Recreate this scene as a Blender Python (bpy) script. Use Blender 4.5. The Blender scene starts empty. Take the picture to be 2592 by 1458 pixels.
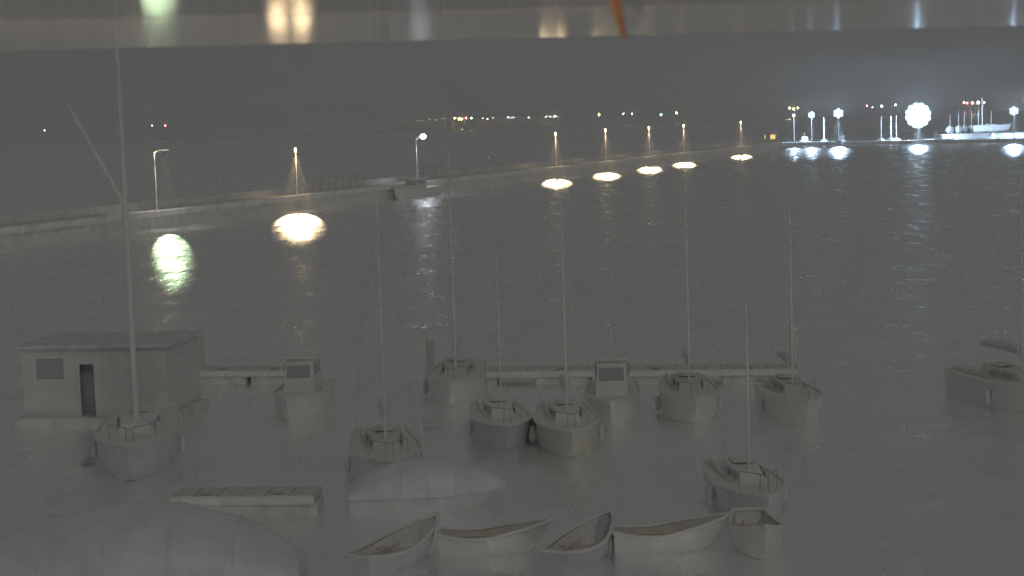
import bpy, math, random
from mathutils import Vector, Matrix

random.seed(7)
R = math.radians
sc = bpy.context.scene
col = sc.collection

# ------------------------------------------------------------------ camera
F_PX, W_PX, H_PX, CAM_Z = 4530.0, 2592.0, 1458.0, 11.0
cam_d = bpy.data.cameras.new('camera')
cam = bpy.data.objects.new('camera', cam_d)
col.objects.link(cam)
CAM_M = Matrix.Rotation(R(90 - 5.55), 4, 'X') @ Matrix.Rotation(R(-1.85), 4, 'Z')
CAM_M.translation = Vector((0, 0, CAM_Z))
cam.matrix_world = CAM_M
cam_d.sensor_width = 36.0
cam_d.lens = 36.0 * F_PX / W_PX
cam_d.clip_start, cam_d.clip_end = 0.02, 12000
cam_d.dof.use_dof = True
cam_d.dof.focus_distance = 220.0
cam_d.dof.aperture_fstop = 24.0
sc.camera = cam

# ------------------------------------------------------------------ night sky, faint light from the clouds
SKY = (0.096, 0.0965, 0.094)
world = bpy.data.worlds.new('World')
sc.world = world
world.use_nodes = True
wn = world.node_tree
bg = wn.nodes['Background']
tc = wn.nodes.new('ShaderNodeTexCoord')
nz = wn.nodes.new('ShaderNodeTexNoise')
nz.inputs['Scale'].default_value = 2.2
nz.inputs['Detail'].default_value = 3
rmp = wn.nodes.new('ShaderNodeValToRGB')
rmp.color_ramp.elements[0].position = .3
rmp.color_ramp.elements[1].position = .7
rmp.color_ramp.elements[0].color = tuple(c * .93 for c in SKY) + (1,)
rmp.color_ramp.elements[1].color = tuple(c * 1.07 for c in SKY) + (1,)
wn.links.new(tc.outputs['Generated'], nz.inputs['Vector'])
wn.links.new(nz.outputs['Fac'], rmp.inputs['Fac'])
wn.links.new(rmp.outputs['Color'], bg.inputs['Color'])
bg.inputs['Strength'].default_value = 1.0

sun_d = bpy.data.lights.new('fill_sun', 'SUN')  # dim sun lamp added to brighten the near boats
sun_d.energy = 0.155
sun_d.angle = R(12)
sun_d.color = (1.0, .96, .9)
sun = bpy.data.objects.new('fill_sun', sun_d)
sun.rotation_euler = (R(54), 0, R(18))
col.objects.link(sun)

vs = sc.view_settings
vs.view_transform = 'Standard'
vs.look = 'None'
vs.exposure = 0.0
vs.gamma = 1.0
sc.cycles.max_bounces = 5
sc.cycles.volume_bounces = 1
sc.cycles.transparent_max_bounces = 8
sc.cycles.use_denoising = True
sc.cycles.sample_clamp_indirect = 20.0
sc.cycles.use_light_tree = True
sc.cycles.blur_glossy = 0.0
sc.cycles.caustics_reflective = True


BEAM = 25000.0
EAVE_FILL, FLOOD, SHORE, HAZE = 28.0, 1.0, 45.0, .0007

# ------------------------------------------------------------------ helpers
def at(px, py, z):
    """photo pixel on the full-size photograph -> the point of the place at height z"""
    d = CAM_M.to_3x3() @ Vector(((px - W_PX / 2) / F_PX, -(py - H_PX / 2) / F_PX, -1))
    t = (z - CAM_Z) / d.z
    return Vector((0, 0, CAM_Z)) + d * t


def at_y(px, py, y):
    d = CAM_M.to_3x3() @ Vector(((px - W_PX / 2) / F_PX, -(py - H_PX / 2) / F_PX, -1))
    return Vector((0, 0, CAM_Z)) + d * (y / d.y)


MATS = {}


def mat(name, color, rough=.6, metal=0.0, var=.12, scale=6.0, bump=0.0, spec=.5, emit=None, estr=0.0):
    if name in MATS:
        return MATS[name]
    m = bpy.data.materials.new(name)
    m.use_nodes = True
    nt = m.node_tree
    b = nt.nodes['Principled BSDF']
    b.inputs['Roughness'].default_value = rough
    b.inputs['Metallic'].default_value = metal
    b.inputs['Specular IOR Level'].default_value = spec
    if emit:
        b.inputs['Base Color'].default_value = (*color, 1)
        b.inputs['Emission Color'].default_value = (*emit, 1)
        b.inputs['Emission Strength'].default_value = estr
        m.cycles.emission_sampling = 'NONE' if estr < 1e9 else 'AUTO'
    else:
        t = nt.nodes.new('ShaderNodeTexCoord')
        n = nt.nodes.new('ShaderNodeTexNoise')
        n.inputs['Scale'].default_value = scale
        n.inputs['Detail'].default_value = 6
        n.inputs['Roughness'].default_value = .65
        r = nt.nodes.new('ShaderNodeValToRGB')
        r.color_ramp.elements[0].position = .3
        r.color_ramp.elements[1].position = .7
        r.color_ramp.elements[0].color = tuple(max(0, c * (1 - var)) for c in color) + (1,)
        r.color_ramp.elements[1].color = tuple(min(1, c * (1 + var)) for c in color) + (1,)
        nt.links.new(t.outputs['Object'], n.inputs['Vector'])
        nt.links.new(n.outputs['Fac'], r.inputs['Fac'])
        nt.links.new(r.outputs['Color'], b.inputs['Base Color'])
        if bump:
            bp = nt.nodes.new('ShaderNodeBump')
            bp.inputs['Strength'].default_value = bump
            bp.inputs['Distance'].default_value = .02
            nt.links.new(n.outputs['Fac'], bp.inputs['Height'])
            nt.links.new(bp.outputs['Normal'], b.inputs['Normal'])
    MATS[name] = m
    return m


class MB:
    def __init__(self):
        self.v, self.f = [], []

    def add(self, v, f):
        o = len(self.v)
        self.v += [tuple(p) for p in v]
        self.f += [tuple(i + o for i in q) for q in f]
        return self

    def box(self, c, s, M=None, bev=0.0):
        hx, hy, hz = s[0] / 2, s[1] / 2, s[2] / 2
        b = min(bev, hx * .45, hy * .45, hz * .45)
        if b <= 0:
            v = [Vector((x * hx, y * hy, z * hz)) for z in (-1, 1) for y in (-1, 1) for x in (-1, 1)]
            f = [(0, 2, 3, 1), (4, 5, 7, 6), (0, 1, 5, 4), (2, 6, 7, 3), (0, 4, 6, 2), (1, 3, 7, 5)]
        else:
            ring = []
            for z, i in ((-hz, b), (-hz + b, 0), (hz - b, 0), (hz, b)):
                ring.append([(-hx + i, -hy + b + i * 0, z), (-hx + b + i * 0, -hy + i, z), (hx - b, -hy + i, z), (hx - i, -hy + b, z),
                             (hx - i, hy - b, z), (hx - b, hy - i, z), (-hx + b, hy - i, z), (-hx + i, hy - b, z)])
            v = [Vector(p) for r_ in ring for p in r_]
            f = [tuple(range(7, -1, -1)), tuple(range(24, 32))]
            for k in range(3):
                for j in range(8):
                    f.append((k * 8 + j, k * 8 + (j + 1) % 8, k * 8 + 8 + (j + 1) % 8, k * 8 + 8 + j))
        if M:
            v = [M @ p for p in v]
        v = [p + Vector(c) for p in v]
        return self.add(v, f)

    def tube(self, pts, rad, n=10, cap=True):
        pts = [Vector(p) for p in pts]
        rad = rad if isinstance(rad, (list, tuple)) else [rad] * len(pts)
        v, f = [], []
        for i, p in enumerate(pts):
            t = (pts[min(i + 1, len(pts) - 1)] - pts[max(i - 1, 0)]).normalized()
            up = Vector((0, 0, 1)) if abs(t.z) < .9 else Vector((0, 1, 0))
            a = t.cross(up).normalized()
            b = t.cross(a).normalized()
            for k in range(n):
                th = 2 * math.pi * k / n
                v.append(p + (a * math.cos(th) + b * math.sin(th)) * rad[i])
        for i in range(len(pts) - 1):
            for k in range(n):
                f.append((i * n + k, i * n + (k + 1) % n, (i + 1) * n + (k + 1) % n, (i + 1) * n + k))
        if cap:
            f.append(tuple(range(n - 1, -1, -1)))
            f.append(tuple(range((len(pts) - 1) * n, len(pts) * n)))
        return self.add(v, f)

    def ell(self, c, s, nu=14, nv=8):
        v, f = [], []
        for j in range(nv + 1):
            ph = math.pi * j / nv
            for i in range(nu):
                th = 2 * math.pi * i / nu
                v.append((c[0] + s[0] * math.sin(ph) * math.cos(th), c[1] + s[1] * math.sin(ph) * math.sin(th), c[2] + s[2] * math.cos(ph)))
        for j in range(nv):
            for i in range(nu):
                f.append((j * nu + i, (j + 1) * nu + i, (j + 1) * nu + (i + 1) % nu, j * nu + (i + 1) % nu))
        return self.add(v, f)

    def grid(self, rows, close=False):
        n = len(rows[0])
        v = [p for r_ in rows for p in r_]
        f = []
        for j in range(len(rows) - 1):
            for i in range(n - (0 if close else 1)):
                k = (i + 1) % n
                f.append((j * n + i, j * n + k, (j + 1) * n + k, (j + 1) * n + i))
        return self.add(v, f)

    def build(self, name, m, parent=None, smooth=False):
        me = bpy.data.meshes.new(name)
        me.from_pydata(self.v, [], self.f)
        me.materials.append(m)
        if smooth:
            for p in me.polygons:
                p.use_smooth = True
            me.update()
            me.set_sharp_from_angle(angle=R(42))
        me.update()
        o = bpy.data.objects.new(name, me)
        col.objects.link(o)
        o.parent = parent
        return o


def tag(o, label=None, cat=None, group=None, kind=None):
    if label: o['label'] = label
    if cat: o['category'] = cat
    if group: o['group'] = group
    if kind: o['kind'] = kind
    return o


def thing(name, loc, rz, label, cat, group=None):
    o = bpy.data.objects.new(name, None)
    o.empty_display_size = .2
    o.location = loc
    o.rotation_euler = (0, 0, rz)
    col.objects.link(o)
    return tag(o, label, cat, group)


def lamp_light(name, loc, parent, power, color, radius, spot=None, aim=(0, 0, -1), blend=.6):
    d = bpy.data.lights.new(name, 'SPOT' if spot else 'POINT')
    d.energy = power
    d.color = color
    d.shadow_soft_size = radius
    if spot:
        d.spot_size = R(spot)
        d.spot_blend = blend
    o = bpy.data.objects.new(name, d)
    col.objects.link(o)
    o.parent = parent
    o.location = loc
    if spot:
        o.rotation_euler = Vector(aim).to_track_quat('-Z', 'Y').to_euler()
    return o


# ------------------------------------------------------------------ materials
white = mat('gelcoat_white', (.78, .78, .76), .35, var=.06, scale=2.5)
cream = mat('gelcoat_cream', (.66, .64, .56), .4, var=.08, scale=2.5)
bluehull = mat('hull_blue', (.56, .59, .63), .35, var=.1, scale=2)
greyhull = mat('hull_grey', (.68, .69, .69), .4, var=.1, scale=2)
deckm = mat('deck_grey', (.76, .75, .72), .7, var=.1, scale=8)
alu = mat('mast_aluminium', (.82, .82, .81), .42, .0, var=.06, scale=3)
canvas = mat('canvas_grey', (.72, .73, .74), .85, var=.14, scale=5, bump=.3)
canvas_b = mat('canvas_blue', (.35, .38, .44), .85, var=.14, scale=5, bump=.3)
tarp = mat('tarpaulin', (.76, .77, .78), .42, var=.1, scale=1.6, bump=.6)
darkglass = mat('dark_window', (.44, .45, .46), .2, var=.05)
wood = mat('weathered_wood', (.66, .64, .61), .8, var=.2, scale=9, bump=.4)
woodl = mat('varnished_wood', (.64, .57, .48), .5, var=.2, scale=9)
concrete = mat('concrete', (.66, .65, .63), .85, var=.22, scale=1.4, bump=.5)
coping_m = mat('coping_stone', (.88, .86, .83), .75, var=.15, scale=.9, bump=.4)
stone = mat('pier_stone', (.78, .77, .745), .9, var=.16, scale=1.1, bump=.7)
galv = mat('galvanised_steel', (.55, .55, .54), .5, .4, var=.12, scale=5)
darkm = mat('dark_steel', (.25, .25, .25), .6, .2, var=.2)
rope_m = mat('rope', (.66, .64, .58), .9, var=.2, scale=30)
rubber = mat('fender_rubber', (.62, .62, .64), .6, var=.08)
paintw = mat('shed_paint', (.69, .69, .68), .65, var=.1, scale=1.2)
doorm = mat('door_paint', (.46, .47, .47), .6, var=.12)
roofm = mat('roof_felt', (.68, .68, .68), .85, var=.2, scale=2)
landm = mat('far_land', (.5, .49, .46), .95, var=.4, scale=.02)
soffm = mat('soffit_paint', (.40, .39, .38), .06, var=.05, scale=1.5, spec=.5)
trimm = mat('trim_paint', (.80, .78, .75), .06, var=.06, scale=2.0, spec=.8)
orange = mat('orange_streak_colour', (.9, .34, .08), .5, var=.1)

# ------------------------------------------------------------------ water
wm = bpy.data.materials.new('harbour_water')
wm.use_nodes = True
nt = wm.node_tree
b = nt.nodes['Principled BSDF']
b.inputs['Base Color'].default_value = (.98, .985, .98, 1)
b.inputs['Metallic'].default_value = .95
b.inputs['Roughness'].default_value = .35
t = nt.nodes.new('ShaderNodeTexCoord')
n1 = nt.nodes.new('ShaderNodeTexNoise')
n1.inputs['Scale'].default_value = 1.1
n1.inputs['Detail'].default_value = 1
n2 = nt.nodes.new('ShaderNodeTexNoise')
n2.inputs['Scale'].default_value = .22
n2.inputs['Detail'].default_value = 2
ad = nt.nodes.new('ShaderNodeMath')
ad.operation = 'MULTIPLY_ADD'
ad.inputs[1].default_value = 12.0
bp = nt.nodes.new('ShaderNodeBump')
bp.inputs['Strength'].default_value = .35
bp.inputs['Distance'].default_value = .06
nt.links.new(t.outputs['Object'], n1.inputs['Vector'])
nt.links.new(t.outputs['Object'], n2.inputs['Vector'])
nt.links.new(n2.outputs['Fac'], ad.inputs[0])
nt.links.new(n1.outputs['Fac'], ad.inputs[2])
nt.links.new(ad.outputs[0], bp.inputs['Height'])
nt.links.new(bp.outputs['Normal'], b.inputs['Normal'])
mp = nt.nodes.new('ShaderNodeMapping')
mp.inputs['Scale'].default_value = (.75, .13, 1.0)
n3 = nt.nodes.new('ShaderNodeTexNoise')
n3.inputs['Scale'].default_value = 1.0
n3.inputs['Detail'].default_value = 4
n3.inputs['Roughness'].default_value = .6
mr = nt.nodes.new('ShaderNodeMapRange')
mr.inputs['From Min'].default_value = .34
mr.inputs['From Max'].default_value = .66
mr.inputs['To Min'].default_value = .19
mr.inputs['To Max'].default_value = .48
nt.links.new(t.outputs['Object'], mp.inputs['Vector'])
nt.links.new(mp.outputs['Vector'], n3.inputs['Vector'])
nt.links.new(n3.outputs['Fac'], mr.inputs['Value'])
nt.links.new(mr.outputs['Result'], b.inputs['Roughness'])
ad2 = nt.nodes.new('ShaderNodeMath')
ad2.operation = 'MULTIPLY_ADD'
ad2.inputs[1].default_value = 4.5
nt.links.new(n3.outputs['Fac'], ad2.inputs[0])
nt.links.new(ad.outputs[0], ad2.inputs[2])
nt.links.new(ad2.outputs[0], bp.inputs['Height'])
mb = MB()
mb.add([(-3000, 30, 0), (3000, 30, 0), (3000, 5800, 0), (-3000, 5800, 0)], [(0, 1, 2, 3)])
tag(mb.build('water', wm), 'dark rippled harbour water', kind='structure')

# ------------------------------------------------------------------ far shore
SHORE_Y = 1400
rows = []
for j, (yy, zz) in enumerate(((0, -.5), (8, .3), (40, .45), (75, .4), (100, -.5))):
    rows.append([(x, SHORE_Y + yy + 14 * math.sin(x * .011) + 9 * math.sin(x * .037 + 1), zz * (.75 + .25 * math.sin(x * .006 + j)))
                 for x in range(-2000, 2001, 40)])
tag(MB().grid(rows).build('far_shore_land', landm), kind='structure')

# ------------------------------------------------------------------ near quay and the building that carries the camera
mb = MB()
mb.box((0, -30, .3), (400, 120.0, 2.6))
tag(mb.build('quay', concrete), kind='structure')
bld = thing('harbour_building', (0, 0, 0), 0, 'pale overhanging eave of the harbour building across the top of the view', 'building')
mb = MB(); mb.box((0, -1.2, 6.6), (16, 1.0, 9.9)); mb.build('wall', paintw, bld)
EZ = CAM_Z + .050
TILT = 0.0
M_ = Matrix.Rotation(R(9), 3, 'Z')
mb = MB(); mb.box((0, .40, EZ + .05), (7, 1.50, .1), M_); mb.build('soffit', soffm, bld)
mb = MB(); mb.box((0, 1.030, EZ + .0048), (7, .318, .01), M_, .001); mb.build('trim_board', trimm, bld)
mb = MB(); mb.box((0, 1.204, EZ + .0925), (7, .024, .18), M_); mb.build('fascia', trimm, bld)
mb = MB(); mb.box((0, -.2, EZ + .25), (16, 3.6, .1), M_); mb.build('roof', roofm, bld)

# ------------------------------------------------------------------ the stone pier
PA, PB = Vector((-72.0, 108.0, 0)), Vector((68.0, 448.0, 0))
PD = (PB - PA).normalized()
PN = Vector((-PD.y, PD.x, 0))          # inland side of the pier as the camera sees it (away)
if PN.y < 0: PN = -PN
PLEN = (PB - PA).length
PRZ = math.atan2(PD.y, PD.x)
pier = thing('stone_pier', PA, PRZ, 'long stone pier with a pale coping running across the harbour', 'pier')
# local frame: x along the pier, y away from the camera side
mb = MB(); mb.box((PLEN / 2, 3.6, .45), (PLEN, 6.8, 2.3)); mb.build('wall', stone, pier)
mb = MB(); mb.box((PLEN / 2, 3.9, 1.66), (PLEN - .2, 6.0, .16)); mb.build('deck', concrete, pier)
cop = None
x = 0.0
while x < PLEN - 3:
    L = 5.6
    if cop is None:
        mb = MB(); mb.box((0, 0, 0), (L - .07, 1.15, .62), None, .03)
        o = cop = mb.build('coping_slab', coping_m, pier)
    else:
        o = cop.copy(); col.objects.link(o); o.parent = pier
    o.location = (x + L / 2, .48 + random.uniform(-.02, .02), 1.61 + random.uniform(-.015, .015))
    x += L
par = None
x = 0.0
while x < PLEN - 4:
    L = 8.0
    if par is None:
        mb = MB(); mb.box((0, 0, 0), (L - .06, .5, .75), None, .03)
        o = par = mb.build('parapet_block', coping_m, pier)
    else:
        o = par.copy(); col.objects.link(o); o.parent = pier
    o.location = (x + L / 2, 6.55, 2.1 + random.uniform(-.02, .02))
    x += L


def on_pier(px, py, back=.55, z=1.92):
    """where the line through a photo pixel column meets the pier, as distance along it"""
    p = at(px, py, z)
    s = (p - PA).dot(PD)
    # the column of pixels matters: search along the pier
    best = None
    for k in range(-400, 401):
        q = PA + PD * (s + k * .1) + PN * back
        q.z = z
        c = CAM_M.inverted() @ q
        X = W_PX / 2 - c.x / c.z * F_PX
        if best is None or abs(X - px) < best[0]:
            best = (abs(X - px), q, s + k * .1, H_PX / 2 + c.y / c.z * F_PX)
    return best[1]


def z_for(q, py):
    c0, c1 = CAM_M.inverted() @ Vector((q.x, q.y, 0)), CAM_M.inverted() @ Vector((q.x, q.y, 10))
    y0, y1 = H_PX / 2 + c0.y / c0.z * F_PX, H_PX / 2 + c1.y / c1.z * F_PX
    return 10 * (py - y0) / (y1 - y0)


# ------------------------------------------------------------------ pier lamps
WARM = (1.0, .72, .40)
lens_warm = mat('warm_lamp_lens', (.9, .8, .6), emit=(1.0, .74, .36), estr=24)
lens_cool = mat('cool_lamp_lens', (.9, .9, .9), emit=(.86, .88, 1.0), estr=26)
polem = mat('pole_paint', (.72, .71, .68), .5, var=.08, scale=3)
lens_off = mat('dim_lamp_lens', (.5, .5, .5), emit=(.9, 1.0, .85), estr=.35)


def pier_lamp(px, base_py, top_py, label, kind='warm', power=900.0, color=WARM, aim=68.5, cone=31, glow=60.0, wide=.40):
    q = on_pier(px, base_py)
    zt = z_for(q, top_py)
    h = zt - 1.8
    r = thing('pier_lamp', (q.x, q.y, 1.8), math.atan2(q.y, q.x) - R(90), label, 'lamp post', 'lamp posts along the pier')
    mb = MB(); mb.tube([(0, 0, .1), (0, 0, h * .5), (0, 0, h - .1)], [.10, .075, .06], 10); mb.build('pole', polem, r, True)
    mb = MB(); mb.box((0, 0, .08), (.42, .42, .12), None, .02); mb.build('base_plate', darkm, r)
    hx = 0 if kind == 'warm' else 1.1
    # harbour-side beam, cut off below the horizon: an angled head on a short arm behind the pole
    av = Vector((0, -math.sin(R(aim)), -math.cos(R(aim))))
    mb = MB(); mb.tube([(0, .05, h - .3), (hx * .5, 1.2, h - .12), (hx, 2.55, h - .1)], .045, 8); mb.build('arm', galv, r)
    Mh = Matrix.Rotation(R(aim) - R(90), 3, 'X')
    hd = MB(); hd.box((hx, 2.75, h - .12), (.42, .3, .34), Mh, .04); hd = hd.build('lamp_head', darkm, r)
    lamp_light('beam', Vector((hx, 2.75, h - .12)) + av * .3, r, power, color, .095, cone, av, .35).scale = (wide, 1, 1)
    if kind == 'warm':
        mb = MB(); mb.ell((0, -.22, h + .02), (.15, .15, .30)); mb.build('lantern', lens_warm, r, True)
        mb = MB(); mb.tube([(0, -.22, h + .30), (0, -.22, h + .36)], [.2, .05], 10); mb.build('cap', darkm, r)
        mb = MB(); mb.tube([(0, -.06, h - .35), (0, -.5, h - .12), (0, -.9, h - .1)], .03, 6); mb.build('bracket', galv, r)
        mb = MB(); mb.tube([(0, -.9, h - .05), (0, -.9, h - .18)], [.06, .17], 12); mb.build('hood', darkm, r)
        lamp_light('lamp_light', (0, -.9, h - .26), r, glow * 13, color, .1, 104, (0, .12, -1), .8)
        lamp_light('lantern_light', (0, -.4, h - .42), r, glow * .5, color, .1)
    elif kind == 'cool':
        mb = MB(); mb.tube([(0, 0, h - .15), (.45, 0, h + .05), (.85, 0, h + .08)], .045, 8); mb.build('side_arm', galv, r)
        mb = MB(); mb.ell((1.05, -.1, h + .12), (.42, .34, .36)); mb.build('lantern', lens_cool, r, True)
        lamp_light('lamp_light', (1.05, -.3, h - .45), r, glow, color, .2, 130, (0, 0, -1), 1.0)
    else:
        mb = MB(); mb.tube([(0, 0, h - .15), (.45, 0, h + .05), (.85, 0, h + .08)], .045, 8); mb.build('side_arm', galv, r)
        mb = MB(); mb.box((1.2, 0, h + .08), (.7, .3, .12), None, .03); mb.build('lantern', lens_off, r)
        lamp_light('lamp_light', (.3, -.35, h - .35), r, glow, (1, .85, .5), .1)
        lamp_light('hood_light', (1.2, -.9, h - .26), r, glow * 16, (1, .95, .85), .1, 104, (0, .12, -1), .8)
    return r


k = 1.0062
pier_lamp(395 * k, 515 * k, 380 * k, 'pier lamp post with unlit-looking arm head above the blotchy greenish reflection', 'off', BEAM * .13, (.72, 1.0, .58), 72, 25, 50, .25)
pier_lamp(748 * k, 485 * k, 378 * k, 'nearest warm pier lamp, above the largest yellow reflection', 'warm', BEAM)
pier_lamp(1050 * k, 455 * k, 346 * k, 'pier lamp post with a white light on a side arm, above a moored boat', 'cool', BEAM * .012, (.85, .88, 1.0), 66, 26, 900)
for px, by, ty, lb in ((1400, 420, 337, 'small warm pier lamp, first right of the gap after the white lamp'),
                       (1525, 405, 328, 'small warm pier lamp, second right of the white lamp'),
                       (1634, 392, 322, 'small warm pier lamp, third right of the white lamp'),
                       (1721, 382, 317, 'small warm pier lamp, fourth right of the white lamp'),
                       (1865, 368, 308, 'farthest warm pier lamp, next to the lit hut')):
    pier_lamp(px * k, by * k, ty * k, lb, 'warm', BEAM * .9, aim=67.5, cone=29, wide=.42)

# ------------------------------------------------------------------ railing on the pier
def railing(px0, px1, by, label):
    a, c = on_pier(px0, by, 5.6), on_pier(px1, by, 5.6)
    L = (c - a).length
    r = thing('railing', (a.x, a.y, 1.74), math.atan2((c - a).y, (c - a).x), label, 'railing', 'railings on the pier')
    n = max(3, int(L / 2.0))
    for i in range(n + 1):
        mb = MB(); mb.tube([(L * i / n, 0, 0), (L * i / n, 0, 1.7)], .05, 6); mb.build('post', galv, r)
    for zz in (.9, 1.66):
        mb = MB(); mb.tube([(0, 0, zz), (L, 0, zz)], .035, 6); mb.build('rail', galv, r)


railing(775, 940, 470, 'low grey railing on the pier right of the nearest warm lamp')
railing(1005, 1120, 450, 'low grey railing on the pier behind the white lamp')

# ------------------------------------------------------------------ boats
def hull_rows(L, B, fb, draft=.35, sheer=.25, n=16, bow=.55, transom=.75, rake=.5):
    """stations stern (x=0) -> bow (x=L); returns rows from port sheer under the keel to starboard sheer"""
    rows = []
    for i in range(n + 1):
        u = i / n
        w = B / 2 * (transom + (1 - transom) * math.sin(min(1, u / bow) * math.pi / 2)) if u < bow else B / 2 * math.cos((u - bow) / (1 - bow) * math.pi / 2) ** .75
        w = max(w, .015)
        zs = fb * (1 + sheer * (u - .35) ** 2 * 2.4)
        zk = -draft * (1 - max(0, (u - .6) / .4) ** 2 * 1.0)
        if u > .95: zk += (u - .95) / .05 * fb * .2
        row = []
        for s in (-1, 1):
            side = []
            for (a, bz) in ((1, 1), (.97, .62), (.9, .30), (.72, .10), (.36, .02)):
                side.append((u * L + (rake * bz * max(0, u - .7) / .3), s * w * a, zk + (zs - zk) * bz))
            row.append(side)
        keel = (u * L, 0, zk)
        rows.append(row[0] + [keel] + row[1][::-1])
    return rows


def hull_part(root, L, B, fb, m, deck=True, **kw):
    rows = hull_rows(L, B, fb, **kw)
    mb = MB().grid(rows)
    n = len(rows[0])
    mb.f.append(tuple(range(n)))
    mb.f.append(tuple(len(mb.v) - 1 - i_ for i_ in range(n)))
    h = mb.build('hull', m, root, True)
    # rubbing strake / gunwale
    g = MB()
    for s in (0, -1):
        g.tube([(r_[s][0], r_[s][1] * 1.01, r_[s][2]) for r_ in rows], .045, 6)
    g.tube([rows[0][0], rows[0][-1]], .04, 6)
    g.build('gunwale', deckm if m is white else white, root)
    return rows


def sailboat(name, loc, rz, L, B, fb, mast_h, label, group=None, hm=white, mast_r=.06, mast_u=.6, boom=True, cover=canvas, stays=True, heel=0.0):
    r = thing(name, loc, rz, label, 'sailboat', group)
    rows = hull_part(r, L, B, fb, hm)
    d = MB()
    d.grid([[(q[0][0], q[0][1] * .985, q[0][2] - .03), (q[0][0], 0, q[0][2] + .05), (q[-1][0], q[-1][1] * .985, q[-1][2] - .03)] for q in rows])
    d.build('deck', deckm, r, True)
    # cabin: a tapered trunk
    c0, c1 = .34 * L, .72 * L
    cb = MB()
    hh = .42
    w0, w1 = B * .30, B * .20
    z0 = fb + .02
    cb.add([(c0, -w0, z0), (c1, -w1, z0), (c1, w1, z0), (c0, w0, z0), (c0, -w0 * .85, z0 + hh), (c1 - .55, -w1 * .85, z0 + hh * .8), (c1 - .55, w1 * .85, z0 + hh * .8), (c0, w0 * .85, z0 + hh)],
           [(0, 1, 5, 4), (1, 2, 6, 5), (2, 3, 7, 6), (3, 0, 4, 7), (4, 5, 6, 7)])
    cab = cb.build('cabin', white if hm is not white else cream, r)
    for s in (-1, 1):
        for u in (.3, .6):
            xx = c0 + (c1 - c0) * u
            ww = w0 + (w1 - w0) * u
            mb = MB(); mb.box((xx, s * (ww * .93 + .012), z0 + hh * .5), (.55, .03, .16), None, .01); mb.build('window', darkglass, cab)
    mb = MB(); mb.box((c0 + .35, 0, z0 + hh + .03), (.7, .6, .06), None, .02); mb.build('hatch', deckm, cab)
    # cockpit coaming and tiller
    for s in (-1, 1):
        mb = MB(); mb.box((c0 * .55, s * B * .28, fb + .12), (c0 * .85, .08, .2), None, .02); mb.build('coaming', white, r)
    mx = mast_u * L
    mb = MB(); mb.tube([(mx, 0, fb), (mx, 0, fb + mast_h * .6), (mx, 0, fb + mast_h)], [mast_r, mast_r * .95, mast_r * .7], 10); ms = mb.build('mast', alu, r, True)
    mb = MB(); mb.tube([(mx, -B * .24, fb + mast_h * .55), (mx, B * .24, fb + mast_h * .55)], .011, 6); mb.build('spreader', alu, ms)
    if boom:
        mb = MB(); mb.tube([(mx - .05, 0, fb + 1.0), (mx - L * .42, 0, fb + 1.05)], .05, 8); mb.build('boom', alu, r)
        mb = MB(); mb.tube([(mx - .12, 0, fb + 1.12), (mx - L * .15, 0, fb + 1.22), (mx - L * .40, 0, fb + 1.15)], [.15, .17, .1], 10); mb.build('sail_cover', cover, r, True)
    if stays:
        mb = MB(); mb.tube([(L * .985, 0, fb * 1.15), (mx, 0, fb + mast_h * .93)], .006, 5); mb.build('forestay', galv, r)
        for s in (-1, 1):
            mb = MB(); mb.tube([(mx - .1, s * B * .44, fb), (mx, s * B * .24, fb + mast_h * .55), (mx, 0, fb + mast_h * .9)], .005, 5); mb.build('shroud', galv, r)
    # bow rail
    mb = MB()
    zr = fb * 1.12
    mb.tube([(L * .82, -B * .27, zr + .5), (L * .97, -.1, zr + .55), (L * 1.02, 0, zr + .55), (L * .97, .1, zr + .55), (L * .82, B * .27, zr + .5)], .018, 6)
    for s in (-1, 1):
        mb.tube([(L * .82, s * B * .27, zr), (L * .82, s * B * .27, zr + .5)], .016, 6)
        mb.tube([(L * .95, s * .12, zr), (L * .97, s * .1, zr + .55)], .016, 6)
    mb.build('bow_rail', galv, r)
    for s in (-1, 1):
        mb = MB(); mb.ell((L * .55, s * (B * .5 + .09), fb * .45), (.11, .11, .3)); mb.build('fender', rubber, r, True)
    return r


def dinghy(name, loc, rz, L, B, fb, label, group=None, hm=white, tilt=0.0):
    r = thing(name, loc, rz, label, 'dinghy', group)
    rows = hull_rows(L, B, fb, draft=.12, sheer=.9, transom=.6, n=14)
    mb = MB().grid(rows); mb.f.append(tuple(range(len(rows[0])))); mb.f.append(tuple(len(mb.v) - 1 - i_ for i_ in range(len(rows[0])))); mb.build('hull', hm, r, True)
    inn = [[(p[0] * .985 + .03, p[1] * .9, p[2] + (.06 if j not in (0, 10) else 0)) for j, p in enumerate(q)] for q in rows[:-1]]
    MB().grid(inn).build('inner_skin', cream if hm is white else deckm, r, True)
    g = MB()
    for s in (0, -1):
        g.tube([(q[s][0], q[s][1] * 1.0, q[s][2] + .02) for q in rows], .05, 6)
    g.tube([rows[0][0], rows[0][-1]], .05, 6)
    g.build('gunwale', white, r, True)
    for u in (.28, .62):
        i = int(u * 14)
        mb = MB(); mb.box((rows[i][0][0], 0, fb * .72), (.28, abs(rows[i][0][1]) * 1.85, .05), None, .01); mb.build('thwart', woodl, r)
    for s in (-1, 1):
        mb = MB(); mb.tube([(L * .1, s * B * .16, fb * .8), (L * .72, s * B * .2, fb * .82)], .03, 6); mb.build('oar', woodl, r)
    return r


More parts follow.
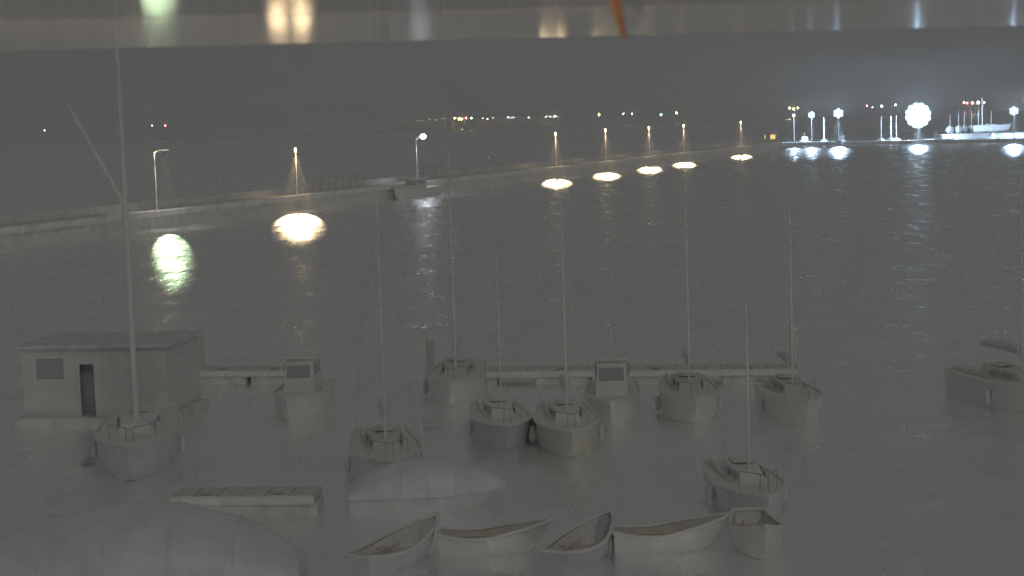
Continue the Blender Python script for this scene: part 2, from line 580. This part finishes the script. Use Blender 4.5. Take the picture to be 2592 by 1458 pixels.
def covered_boat(name, loc, rz, L, B, fb, ch, label, group=None, hm=greyhull):
    r = thing(name, loc, rz, label, 'boat', group)
    rows = hull_part(r, L, B, fb, hm)
    rr = []
    for i, q in enumerate(rows):
        u = i / (len(rows) - 1)
        top = ch * max(.02, math.sin(math.pi * min(1, max(0, (u * .96 + .02)))) ** .55)
        w = abs(q[0][1]) * 1.05 + .03
        top *= 1 - .05 * (1 - math.cos(2 * math.pi * i / 3)) / 2 * (1 if i % 2 else .7)
        sag = .05 * math.sin(i * 2.1)
        rr.append([(q[0][0], w * math.cos(a), fb * .95 + top * math.sin(a) * (1 + sag * math.sin(a * 2))) for a in [math.pi * j / 14 for j in range(15)]])
    cm = MB().grid(rr)
    cm.f += [tuple(range(14, -1, -1)), tuple(len(cm.v) - 15 + i_ for i_ in range(15))]
    c = cm.build('cover', tarp, r, True)
    for i in (3, 6, 9, 12):
        mb = MB(); mb.tube([(p[0], p[1] * 1.006, p[2] + .01) for p in rr[i]], .022, 6); mb.build('strap', tarp, c)
    return r


def motorboat(name, loc, rz, L, B, fb, label, group=None, hm=white):
    r = thing(name, loc, rz, label, 'motorboat', group)
    rows = hull_part(r, L, B, fb, hm, transom=.88, bow=.5)
    d = MB()
    d.grid([[(q[0][0], q[0][1] * .985, q[0][2] - .04), (q[0][0], 0, q[0][2] - .0), (q[-1][0], q[-1][1] * .985, q[-1][2] - .04)] for q in rows])
    d.build('deck', deckm, r, True)
    mb = MB()
    x0, x1, h = L * .34, L * .62, 1.25
    w = B * .34
    mb.add([(x0, -w, fb), (x1, -w * .85, fb), (x1, w * .85, fb), (x0, w, fb), (x0 + .05, -w * .9, fb + h), (x1 - .4, -w * .75, fb + h), (x1 - .4, w * .75, fb + h), (x0 + .05, w * .9, fb + h)],
           [(0, 1, 5, 4), (1, 2, 6, 5), (2, 3, 7, 6), (3, 0, 4, 7), (4, 5, 6, 7)])
    cb = mb.build('wheelhouse', white, r)
    mb = MB(); mb.box(((x0 + x1) / 2 - .2, 0, fb + h + .04), (x1 - x0, w * 2.0, .08), None, .03); mb.build('roof', white, cb)
    for s in (-1, 1):
        mb = MB(); mb.box(((x0 + x1) / 2 - .15, s * (w * .87 + .0), fb + h * .66), ((x1 - x0) * .6, .05, .4), Matrix.Rotation(-s * .06, 3, 'Z')); mb.build('window', darkglass, cb)
    mb = MB(); mb.box((x1 - .22, 0, fb + h * .62), (.05, w * 1.3, .45), Matrix.Rotation(R(-18), 3, 'Y')); mb.build('windscreen', darkglass, cb)
    mb = MB(); mb.box((-.15, 0, fb * .8), (.35, .4, .8), None, .08); mb.build('outboard', darkm, r)
    mb = MB(); mb.tube([(x0 + .4, 0, fb + h + .06), (x0 + .4, 0, fb + h + 1.1)], .025, 6); mb.build('aerial', alu, r)
    return r


# ---- moored alongside the pier under the white lamp
p = on_pier(1088 * k, 470 * k, -2.0, 0)
motorboat('work_boat', (p.x, p.y, 0), PRZ + math.pi, 11.5, 3.2, 1.25, 'pale work boat moored along the pier under the white lamp', hm=white)

# ------------------------------------------------------------------ pontoons in the near basin
def pontoon(a, c, w, label, z=.55):
    a, c = Vector(a), Vector(c)
    L = (c - a).length
    r = thing('pontoon', (a.x, a.y, 0), math.atan2((c - a).y, (c - a).x), label, 'pontoon', 'pontoons of the near basin')
    mb = MB(); mb.box((L / 2, 0, z - .10), (L, w - .12, .14)); mb.build('frame', wood, r)
    mb = MB(); mb.box((L / 2, -w / 2 + .03, z - .13), (L, .1, .24), None, .02); mb.build('edge_strip', deckm, r)
    n = max(2, int(L / 3.5))
    for i in range(n):
        mb = MB(); mb.box((L * (i + .5) / n, 0, .1), (2.2, w * .86, .5), None, .06); mb.build('float', concrete, r)
    pl = None
    m_ = int(L / .6)
    for i in range(m_):
        if pl is None:
            mb = MB(); mb.box((0, 0, 0), (L / m_ - .03, w, .05)); o = pl = mb.build('plank', wood, r)
        else:
            o = pl.copy(); col.objects.link(o); o.parent = r
        o.location = (L * (i + .5) / m_, 0, z + random.uniform(-.006, .006))
    for i in range(n):
        mb = MB(); mb.box((L * (i + .5) / n, -w * .38, z + .08), (.34, .08, .1), None, .02); mb.build('cleat', galv, r)
    return r


A1, B1 = at(1075 * k, 930 * k, .55), at(2005 * k, 922 * k, .55)
pontoon(A1, B1, 1.5, 'long straight pontoon behind the row of small boats')
A2, B2 = at(500 * k, 928 * k, .55), at(770 * k, 926 * k, .55)
pontoon(A2, B2, 1.4, 'short pontoon right of the pale shed')
A3, B3 = at(440 * k, 1240 * k, .55), at(800 * k, 1236 * k, .55)
pontoon(A3, B3, 1.2, 'short near pontoon above the big round glare-shaped cover')

# piles that hold the pontoon
def pile(px, py, h, label):
    q = at(px, py, .55)
    r = thing('mooring_pile', (q.x, q.y, -.5), 0, label, 'pile', 'mooring piles')
    mb = MB(); mb.tube([(0, 0, 0), (0, 0, h)], .16, 12); mb.build('post', wood, r, True)
    mb = MB(); mb.tube([(0, 0, h), (0, 0, h + .06), (0, 0, h + .2)], [.18, .18, .03], 12); mb.build('cap', deckm, r)


pile(1997 * k, 905 * k, 2.3, 'short mooring pile at the right end of the long pontoon')
pile(1083 * k, 914 * k, 2.0, 'short mooring pile at the left end of the long pontoon')
pile(505 * k, 912 * k, 2.2, 'short mooring pile beside the pale shed')

# ------------------------------------------------------------------ the floating shed
q = at(62 * k, 1052 * k, .3)
q2 = at(385 * k, 1050 * k, .3)
SL = (q2 - q).length * 1.12
shed = thing('floating_shed', (q.x, q.y, 0), math.atan2((q2 - q).y, (q2 - q).x), 'pale flat-roofed floating shed with a dark doorway behind the thick mast', 'shed')
SH = 2.55
mb = MB(); mb.box((SL / 2, 1.8, .1), (SL + .5, 4.4, .5), None, .05); mb.build('float', concrete, shed)
D0, D1 = SL * .40, SL * .50
mb = MB()
mb.box((D0 / 2, .06, .35 + SH / 2), (D0, .12, SH))
mb.box(((D1 + SL) / 2, .06, .35 + SH / 2), (SL - D1, .12, SH))
mb.box(((D0 + D1) / 2, .06, .35 + SH - .3), (D1 - D0, .12, .6))
mb.box((.06, 1.92, .35 + SH / 2), (.12, 3.6, SH))
mb.box((SL - .06, 1.92, .35 + SH / 2), (.12, 3.6, SH))
mb.box((SL / 2, 3.6, .35 + SH / 2), (SL - .24, .12, SH))
mb.build('wall', paintw, shed)
mb = MB(); mb.box(((D0 + D1) / 2, .55, .35 + (SH - .6) / 2), (D1 - D0 + .3, .06, SH - .6)); dr = mb.build('door', doorm, shed)
mb = MB(); mb.box((D1 - .12, .5, 1.4), (.04, .1, .16)); mb.build('handle', galv, dr)
mb = MB(); mb.box((SL / 2, 1.85, .35 + SH + .07), (SL + .3, 4.1, .14), None, .03); mb.build('roof', roofm, shed)
mb = MB(); mb.box((SL * .20, -.01, 2.15), (1.1, .05, .8)); wd = mb.build('window', darkglass, shed)
mb = MB()
for dx in (-.58, .58): mb.box((SL * .20 + dx, -.03, 2.15), (.07, .06, .94))
for dz in (-.43, .43): mb.box((SL * .20, -.03, 2.15 + dz), (1.08, .06, .07))
mb.build('window_frame', white, wd)
for i in range(1, 8):
    xx = SL * i / 8
    if D0 - .1 < xx < D1 + .1 or abs(xx - SL * .2) < .7: continue
    mb = MB(); mb.box((xx, -.012, .35 + SH / 2), (.05, .03, SH - .06)); mb.build('batten', paintw, shed)

# ------------------------------------------------------------------ sailing boats of the near basin
def boat_at_mast(px, base_py, top_py, L, B, fb, rz, label, mast_r=.06, hm=white, mast_u=.6, **kw):
    q = at(px, base_py, fb)
    hgt = z_for(q, top_py) - fb
    off = Vector((math.cos(rz), math.sin(rz), 0)) * (mast_u * L)
    return sailboat('sailboat', (q.x - off.x, q.y - off.y, 0), rz, L, B, fb, hgt, label, 'sailboats in the near basin', hm, mast_r, mast_u, **kw)


DN = R(-90)   # bow towards the camera
UP = R(90)
big = boat_at_mast(345 * k, 1085 * k, 60 * k, 8.6, 2.7, 1.0, R(-82), 'sailboat with the thickest mast, in front of the pale shed', .105, greyhull, .58)
# gaff spar peaked up from the big mast
inv = big.matrix_world.inverted() if False else None
qm = at(345 * k, 1085 * k, 1.0)
pa = at_y(312 * k, 512 * k, qm.y)
pb = at_y(170 * k, 262 * k, qm.y)
ca, sa = math.cos(-R(-82)), math.sin(-R(-82))


def to_local(root, pnt):
    return Matrix.LocRotScale(root.location, root.rotation_euler, None).inverted() @ pnt


mb = MB(); mb.tube([to_local(big, pa), to_local(big, pb)], [.075, .05], 8); mb.build('gaff', alu, big)
boat_at_mast(971 * k, 1132 * k, 490 * k, 6.2, 2.2, .8, DN + .12, 'sailboat with a mast just left of centre, left of the arched boat cover top', .05, white)
boat_at_mast(1147 * k, 945 * k, 360 * k, 6.6, 2.3, .85, DN - .05, 'sailboat whose mast top reaches just right of the white pier lamp', .055, white)
boat_at_mast(1427 * k, 1060 * k, 500 * k, 6.0, 2.1, .8, DN + .03, 'sailboat with its mast below the first small warm lamp', .05, cream)
boat_at_mast(1735 * k, 985 * k, 430 * k, 6.0, 2.1, .8, DN - .02, 'sailboat with a thin mast crossing the long pontoon near its middle', .042, white)
boat_at_mast(1885 * k, 1215 * k, 755 * k, 5.2, 1.9, .7, DN + .08, 'nearest small sailboat with a short brightly lit mast', .042, greyhull, boom=False)
boat_at_mast(1994 * k, 990 * k, 520 * k, 5.8, 2.0, .8, DN + .05, 'sailboat at the right end of the long pontoon', .045, white)
boat_at_mast(1262 * k, 1050 * k, 640 * k, 5.6, 2.0, .75, DN + .1, 'faint sailboat with a dim mast right of centre', .03, bluehull, boom=False)
boat_at_mast(2572 * k, 960 * k, 430 * k, 6.4, 2.3, .9, DN + .3, 'sailboat cut by the right edge of the view', .04, white)
# mastless small boats between them
for px, py, lb, hm in ((1560, 1015, 'white motorboat with its bow to the camera in the middle of the row', white),
                       (760, 1005, 'white motorboat at the left of the row, right of the pale shed', white)):
    q = at(px * k, py * k, .6)
    motorboat('motorboat', (q.x, q.y + 4.0, 0), DN + random.uniform(-.1, .1), 5.2, 2.0, .75, lb, 'motorboats in the near basin', hm)

# ------------------------------------------------------------------ covered boats and dinghies at the bottom of the view
q = at(1058 * k, 1238 * k, .4)
covered_boat('covered_boat', (q.x - 2.0, q.y - .2, 0), R(4), 3.9, 1.7, .45, .95, 'small boat under an arched grey cover in the middle foreground', 'covered boats')
q = at(370 * k, 1500 * k, .4)
covered_boat('covered_boat', (q.x + 3.55, q.y, 0), R(181), 7.4, 3.0, .9, 1.75, 'large added boat with a rounded pale cover shaped after curved glare in the lower left corner', 'covered boats')  # added boat: its pale dome takes the shape of a curved glare
q = at(1672 * k, 1362 * k, .2)
dinghy('dinghy', (q.x - 1.3, q.y, 0), R(3), 2.5, 1.3, .42, 'white dinghy lying side-on, brightest of the foreground dinghies', 'dinghies at the quay')
q = at(1225 * k, 1365 * k, .2)
dinghy('dinghy', (q.x - 1.2, q.y, 0), R(-2), 2.4, 1.25, .40, 'white dinghy lying side-on below the arched boat cover', 'dinghies at the quay')
q = at(1000 * k, 1392 * k, .2)
dinghy('dinghy', (q.x - .9, q.y - 1.5, 0), R(58), 3.0, 1.3, .42, 'dinghy lying aslant left of the two side-on dinghies', 'dinghies at the quay', greyhull)
q = at(1440 * k, 1385 * k, .2)
dinghy('dinghy', (q.x - .5, q.y - 1.4, 0), R(62), 2.8, 1.25, .42, 'dinghy lying aslant between the two side-on dinghies', 'dinghies at the quay', bluehull)
q = at(1900 * k, 1350 * k, .2)
dinghy('dinghy', (q.x, q.y + 1.2, 0), DN, 2.9, 1.3, .5, 'dinghy with its bow to the camera, rightmost of the foreground', 'dinghies at the quay')

# lamp added on the building's wall, out of view, to brighten the eave from below
wl = thing('eave_fill_lamp', (-1.1, -.7, 9.1), 0, 'small lamp added on the building wall below the eave, outside the view', 'added fill lamp')
mb = MB(); mb.box((0, .02, 0), (.16, .04, .2), None, .01); mb.build('back_plate', darkm, wl)
mb = MB(); mb.tube([(0, .03, -.04), (0, .14, -.06), (0, .2, -.02)], .016, 8); mb.build('arm', darkm, wl)
mb = MB(); mb.ell((0, .2, .06), (.08, .08, .09)); mb.build('lantern', mat('eave_fill_glass', (.9, .85, .7), emit=(1, .85, .65), estr=4), wl, True)
lamp_light('lamp_light', (0, .2, .22), wl, EAVE_FILL, (1.0, .86, .72), .06)

# ------------------------------------------------------------------ the right-hand jetty, its boats and floodlights
JA, JB = Vector((70, 492, 0)), Vector((150, 428, 0))
JD = (JB - JA).normalized()
JN = Vector((-JD.y, JD.x, 0))
jr = thing('far_jetty', JA, math.atan2(JD.y, JD.x), 'low dark jetty below the blue-white floodlights', 'jetty')
JL = (JB - JA).length
mb = MB(); mb.box((JL / 2, 1.5, .3), (JL, 3.0, 1.0)); mb.build('wall', stone, jr)
mb = MB(); mb.box((JL / 2, 1.5, .84), (JL, 3.1, .1), None, .02); mb.build('deck', concrete, jr)


def on_jetty(px, back):
    best = None
    for s in range(-200, 1400):
        q_ = JA + JD * (s * .1) + JN * back
        c = CAM_M.inverted() @ q_
        X = W_PX / 2 - c.x / c.z * F_PX
        if best is None or abs(X - px) < best[0]: best = (abs(X - px), q_)
    return best[1]


COOL = (.50, .72, 1.0)
flood_lens = mat('flood_lens', (.9, .95, 1), emit=(.66, .85, 1.0), estr=6)
flood_glare_rim = mat('flood_glare_rim_lens', (.8, .9, 1), emit=(.42, .70, 1.0), estr=2.8)  # bluer glow put on the outer lenses for the fringe of glare
for px, py, sz, pw, lb in ((1998, 290, .79, 900, 'smallest blue-white floodlight, leftmost over the far jetty'),
                           (2042, 289, 1.0, 1800, 'small blue-white floodlight, second from the left over the far jetty'),
                           (2110, 285, 1.45, 6000, 'second brightest blue-white floodlight over the far jetty'),
                           (2310, 290, 2.2, 16000, 'brightest and largest blue-white floodlight over the far jetty'),
                           (2551, 279, 1.25, 6000, 'blue-white floodlight at the right edge above the far jetty')):
    q = on_jetty(px * k, 1.2)
    h = z_for(q, py * k) - .89
    r = thing('floodlight', (q.x, q.y, .89), 0, lb, 'floodlight', 'floodlights over the far jetty')
    mb = MB(); mb.tube([(0, 0, 0), (0, 0, h - sz * .2)], [.13, .08], 10); mb.build('pole', galv, r, True)
    mb = MB(); mb.tube([(0, 0, .0), (0, 0, .1)], .25, 10); mb.build('base_plate', darkm, r)
    n_ = 1 if sz < .8 else (7 if sz < 1.5 else 19)  # extra heads added to fill out the disc of lens glare
    spots = [(0, 0)]
    if n_ > 1: spots += [(.62 * math.cos(i_ * R(60) + .5), .62 * math.sin(i_ * R(60) + .5)) for i_ in range(6)]
    if n_ > 7: spots += [(1.14 * math.cos(i_ * R(30) + .2), 1.14 * math.sin(i_ * R(30) + .2)) for i_ in range(12)]
    s_ = sz * (1.0 if n_ == 1 else .66 if n_ == 7 else .8)
    if n_ > 1:
        mb = MB()
        for a_, c_ in spots[1:]:
            mb.tube([(0, .1, h), (a_ * sz, .1, h + c_ * sz)], .05, 6)
        mb.build('bracket', galv, r)
    for i_, (a_, c_) in enumerate(spots):
        hd = MB(); hd.tube([(a_ * sz, .4 * s_, h + c_ * sz), (a_ * sz, .1, h + c_ * sz), (a_ * sz, -.12, h + c_ * sz)], [.2 * s_, .44 * s_, .5 * s_], 16); hd = hd.build('lamp_head', darkm, r)
        mb = MB(); mb.ell((a_ * sz, -.14, h + c_ * sz), (.48 * s_, .16 * s_, .48 * s_), 16, 8); mb.build('lens', flood_glare_rim if i_ > (0 if n_ == 7 else 6) else flood_lens, hd, True)
    r.rotation_euler.z = math.atan2(q.y, q.x) - R(90)
    ds = math.hypot(q.x, q.y)
    av = Vector((0, -math.sin(R(80)), -math.cos(R(80))))
    lamp_light('beam', (0, -.7, h - sz * .9), r, pw * FLOOD * 5, COOL, .2 * sz, 14, av, .4).scale = (.5, 1, 1)
    lamp_light('glare', (0, -.7, h), r, pw * FLOOD * 1.1, COOL, .3 * sz, 40, (0, -ds, CAM_Z - h + math.tan(R(19.0)) * ds), .08)
    lamp_light('spill', (-.4, 1.2, h - .3), r, pw * FLOOD * 1.6 + 6000, COOL, .3, 165, (0, 1, -.35), .3)

# boats moored on the camera side of the jetty
def jboat(px, back, L, mh, label, kind='sail', rz=None, mr=.09):
    q = on_jetty(px, back)
    rz_ = math.atan2(-q.y, -q.x) if rz is None else rz
    if kind == 'sail':
        off = Vector((math.cos(rz_), math.sin(rz_), 0)) * (.6 * L)
        return sailboat('sailboat', (q.x - off.x, q.y - off.y, 0), rz_, L, L * .33, 1.0, mh, label, 'boats lit by the floodlights', white, mr, .6, stays=False)
    return motorboat('motorboat', (q.x, q.y, 0), rz_, L, L * .33, .95, label, 'motorboats lit by the floodlights', white)


jboat(2217 * k, 6.5, 7.0, 6.0, 'far sailboat with a thin mast, left of the brightest floodlight')
jboat(2242 * k, 6.0, 7.5, 6.2, 'far sailboat with a thick bright mast close left of the brightest floodlight', mr=.16)
jboat(2255 * k, 8.5, 7.0, 6.2, 'far sailboat with its mast touching the glow of the brightest floodlight')
jboat(2030 * k, 4.5, 7.5, 0, 'far white motorboat under the small floodlights', 'motor', JD.to_track_quat('X', 'Z').to_euler().z + 2.3)
jboat(2118 * k, 5.0, 6.0, 0, 'far white motorboat under the second brightest floodlight', 'motor')
jboat(2330 * k, 4.0, 7.0, 0, 'far white motorboat low under the brightest floodlight', 'motor', math.atan2(JD.y, JD.x) + .1)
jboat(2520 * k, 4.4, 6.5, 0, 'far low white motorboat below the right-hand floodlight', 'motor', math.atan2(JD.y, JD.x) + math.pi)
jboat(2073 * k, 9.5, 6.8, 6.4, 'far sailboat with a bright leaning mast between two floodlights', mr=.16)
# the boats laid up on the raised yard behind the jetty
ya, yb = on_jetty(2370 * k, 9.0), on_jetty(2640 * k, 9.0)
YZ = 2.1
yr = math.atan2((yb - ya).y, (yb - ya).x)
yl = (yb - ya).length
yard = thing('boat_yard', (ya.x, ya.y, 0), yr, 'low raised boat yard behind the far jetty at the right', 'boat yard')
mb = MB(); mb.box((yl / 2, 9.0, YZ / 2 - .2), (yl, 18.0, YZ + .2)); mb.build('wall', stone, yard)
mb = MB(); mb.box((yl / 2, 9.0, YZ - .05), (yl + .2, 18.2, .12), None, .02); mb.build('paving', concrete, yard)


def cradle(q_, rz_, L, label):
    c_ = thing('boat_cradle', (q_.x, q_.y, YZ), rz_, label, 'boat cradle', 'cradles in the boat yard')
    for u in (.25, .62):
        for s in (-1, 1):
            mb = MB(); mb.tube([(L * u, s * L * .12, 0), (L * u, s * L * .08, .9)], .06, 6); mb.build('leg', galv, c_)
        mb = MB(); mb.box((L * u, 0, .14), (.2, L * .22, .16)); mb.build('beam', wood, c_)


q = on_jetty(2449 * k, 15.0)
sailboat('sailboat', (q.x, q.y, YZ + .62), R(-14), 9.0, 2.9, 1.25, 7.2, 'white yacht with a brightly lit hull laid up in the far boat yard', 'boats in the far boat yard', white, .15, .25, stays=False, boom=False)
cradle(q, R(-14), 9.0, 'cradle under the brightly lit yacht')
for i, (px, ty, mr_, bk) in enumerate(((2390, 290, .05, 17), (2412, 282, .05, 18), (2426, 280, .05, 20), (2444, 278, .05, 22), (2462, 276, .10, 20), (2494, 278, .09, 21))):
    q = on_jetty(px * k, bk)
    hgt = z_for(q, ty * k) - YZ - 1.5
    rz_ = math.atan2(-q.y, -q.x)
    q0 = q - Vector((math.cos(rz_), math.sin(rz_), 0)) * 3.6
    sailboat('sailboat', (q0.x, q0.y, YZ + .5), rz_, 6.0, 2.0, 1.0, hgt,
             ['leftmost faint mast in the far boat yard', 'second faint mast from the left in the far boat yard', 'third faint mast from the left in the far boat yard',
              'fourth faint mast from the left in the far boat yard', 'lit mast just left of the bright yacht mast', 'lit mast over the bow of the bright yacht'][i],
             'boats in the far boat yard', greyhull, mr_, .6, stays=False, boom=False)
    cradle(q0, rz_, 6.0, ['cradle under the leftmost yard boat', 'cradle under the second yard boat from the left', 'cradle under the third yard boat from the left',
                          'cradle under the fourth yard boat from the left', 'cradle under the yard boat left of the bright yacht mast', 'cradle under the yard boat behind the yacht bow'][i])

# ------------------------------------------------------------------ hut at the head of the pier with a lit window
q = on_pier(1940 * k, 362 * k, 3.2)
hut = thing('pier_hut', (q.x, q.y, 1.74), PRZ + R(200), 'small hut at the far end of the pier with a warm lit window', 'hut')
mb = MB(); mb.box((0, 0, 1.15), (4.2, 3.0, 2.3)); mb.build('wall', paintw, hut)
mb = MB(); mb.add([(-2.4, -1.8, 2.28), (2.4, -1.8, 2.28), (2.4, 1.8, 2.28), (-2.4, 1.8, 2.28), (-2.4, 0, 3.2), (2.4, 0, 3.2)], [(0, 1, 5, 4), (2, 3, 4, 5), (0, 4, 3), (1, 2, 5), (0, 3, 2, 1)]); mb.build('roof', roofm, hut)
litw = mat('lit_window', (.5, .4, .2), emit=(1.0, .66, .24), estr=1.3)
for xx, yy, s in ((-.6, 1.52, (1.5, .06, 1.1)), (1.3, 1.52, (.6, .06, .6)), (2.12, .2, (.06, 1.2, 1.1)), (-2.12, .2, (.06, 1.2, 1.1)), (0, -1.52, (1.5, .06, 1.1))):
    mb = MB(); mb.box((xx, yy, 1.45), s); w_ = mb.build('window', litw, hut)

# ------------------------------------------------------------------ lights and buildings on the far shore
SHY = SHORE_Y + 40
LC = {'w': (1, .95, .85), 'r': (1, .16, .22), 'g': (.25, 1, .4), 'y': (1, .95, .3), 'c': (.35, .95, 1), 'a': (1, .62, .18), 'b': (.35, .55, 1)}
lights = [(112, 328, 'w', 2.2, .25, 'faint white shore light at the far left'), (383, 316, 'b', 2.6, .22, 'faint blue shore light left of the red one'),
          (416, 316, 'r', 2.4, .9, 'red shore light above the leftmost pier lamp'),
          (1172, 297, 'r', 2.6, 1.2, 'red shore light right of the bright shore building'), (1186, 297, 'g', 2.4, 1.2, 'green shore light next to the red one, right of the bright shore building'),
          (1507, 289, 'y', 2.4, 1.6, 'yellow-green shore light left of the small warm pier lamps'),
          (1568, 286, 'w', 2.0, .45, 'left of a close pair of dim white shore lights'), (1590, 286, 'w', 2.0, .45, 'right of a close pair of dim white shore lights'),
          (1663, 289, 'c', 2.6, 1.3, 'cyan shore light above the third warm pier lamp'), (1702, 284, 'y', 2.3, 1.4, 'yellow shore light right of the cyan one'),
          (1986, 272, 'y', 2.8, 1.8, 'yellow shore light above the smallest floodlight'), (1997, 274, 'a', 2.6, 1.6, 'amber shore light beside the yellow one above the smallest floodlight'), (2007, 271, 'y', 1.8, 1.2, 'tiny yellow shore light just right of the amber one'),
          (2181, 266, 'r', 2.2, 1.6, 'red shore light between the two brightest floodlights'), (2218, 267, 'c', 2.8, 1.4, 'cyan shore light left of the brightest floodlight'),
          (2253, 264, 'a', 2.6, 1.6, 'reddish amber shore light close left of the brightest floodlight'), (2195, 270, 'w', 1.6, .5, 'tiny dim shore light right of the red one'),
          (2425, 258, 'r', 2.6, 2.0, 'pink shore light, leftmost above the far masts'), (2433, 259, 'r', 2.0, 1.6, 'small red shore light above the far masts'),
          (2446, 259, 'a', 2.6, 2.0, 'amber shore light above the far masts'), (2461, 258, 'w', 3.2, 2.6, 'bright white shore light above the far masts'), (2476, 258, 'a', 2.0, 1.4, 'small amber shore light above the bright yacht mast'),
          (2581, 249, 'w', 6.0, 3.0, 'large yellowish shore light at the right edge')]
for px, py, c, sz, st, lb in lights:
    q = at_y(px * k, py * k, SHY)
    m_ = mat('shore_' + c + '_%d' % int(st * 100), LC[c], emit=LC[c], estr=st * SHORE)
    r = thing('shore_lamp', (q.x, q.y, .2), 0, lb, 'shore light', 'lights along the far shore')
    h = q.z - .2
    mb = MB(); mb.tube([(0, 0, 0), (0, 0, max(.5, h))], .15, 6); mb.build('pole', darkm, r)
    mb = MB(); mb.ell((0, -.2, h), (sz * .26, sz * .26, sz * .28), 12, 8); mb.build('lantern', m_, r, True)

bwall = mat('shore_wall', (.74, .73, .70), .9)
for px0, px1, py, c, st, nwin, lb in ((1140, 1165, 299, 'y', 1.5, 5, 'brightly lit low building on the far shore, brightest of the shore line'),
                                    (1212, 1245, 297, 'w', .22, 4, 'dim lit building on the far shore right of the green light'), (1275, 1295, 295, 'w', .16, 3, 'very dim short building on the far shore, left of the centre of the row'),
                                    (1322, 1340, 294, 'w', .25, 3, 'dim short building on the far shore left of the long dim one'), (1368, 1406, 293, 'w', .25, 7, 'long dim building on the far shore above the first small warm lamp'),
                                    (1000, 1120, 302, 'w', .02, 8, 'long very faint building on the far shore left of the bright one')):
    a, c_ = at_y(px0 * k, py * k, SHY + 20), at_y(px1 * k, py * k, SHY + 20)
    w = (c_ - a).length
    r = thing('shore_building', ((a.x + c_.x) / 2, SHY + 20, .2), 0, lb, 'building', 'buildings on the far shore')
    zc = (a.z + c_.z) / 2 - .2
    mb = MB(); mb.box((0, 4, (zc + 1.6) / 2), (w + 2, 8, zc + 1.6)); mb.build('wall', bwall, r)
    mb = MB(); mb.box((0, 4, zc + 1.8), (w + 3, 9, .4)); mb.build('roof', roofm, r)
    for i in range(nwin):
        xx = -w / 2 + w * (i + .5) / nwin
        if random.random() < .2: continue
        v_ = random.choice((.35, .7, 1.0, 1.5))
        m_ = mat('shorew_%s_%d_%d' % (c, int(st * 100), int(v_ * 100)), LC[c], emit=tuple(q_ * f_ for q_, f_ in zip(LC[c], random.choice(((1, 1, 1), (1, .85, .6), (.8, .95, 1))))), estr=st * v_ * SHORE)
        mb = MB(); mb.box((xx + random.uniform(-.8, .8), -.05, zc + random.uniform(-.7, .7)), (min(3.0, w / nwin * random.uniform(.25, .6)), .1, random.uniform(.6, 1.1))); mb.build('window', m_, r)

# ------------------------------------------------------------------ orange light streak under the eave, modelled as a thin tube
cb = thing('orange_streak', (0, 0, EZ), 0, 'orange streak of light modelled as a thin tube on the pale eave at the top', 'light streak')
def eave_pt(px, py, dz=-.012):
    p_ = at(px, py, EZ + dz); p_.z = dz; return p_
pts = [eave_pt(1548 * k, -20), eave_pt(1552 * k, 20), eave_pt(1560 * k, 52), eave_pt(1571 * k, 92)]
mb = MB(); mb.tube(pts, [.0022, .0021, .0020, .0014], 8); mb.build('streak_tube', orange, cb, True)

# ------------------------------------------------------------------ haze over the whole harbour
if HAZE:
    hm_ = bpy.data.materials.new('haze')
    hm_.use_nodes = True
    nt = hm_.node_tree
    nt.nodes.remove(nt.nodes['Principled BSDF'])
    pv = nt.nodes.new('ShaderNodeVolumePrincipled')
    pv.inputs['Color'].default_value = (.97, .97, .97, 1)
    pv.inputs['Density'].default_value = HAZE
    pv.inputs['Anisotropy'].default_value = .75
    nt.links.new(pv.outputs['Volume'], nt.nodes['Material Output'].inputs['Volume'])
    mb = MB(); mb.box((0, 2800, 10.0), (6400, 6600, 22.4))
    hz = mb.build('haze', hm_)
    tag(hz, 'thin night haze over the harbour', kind='stuff')
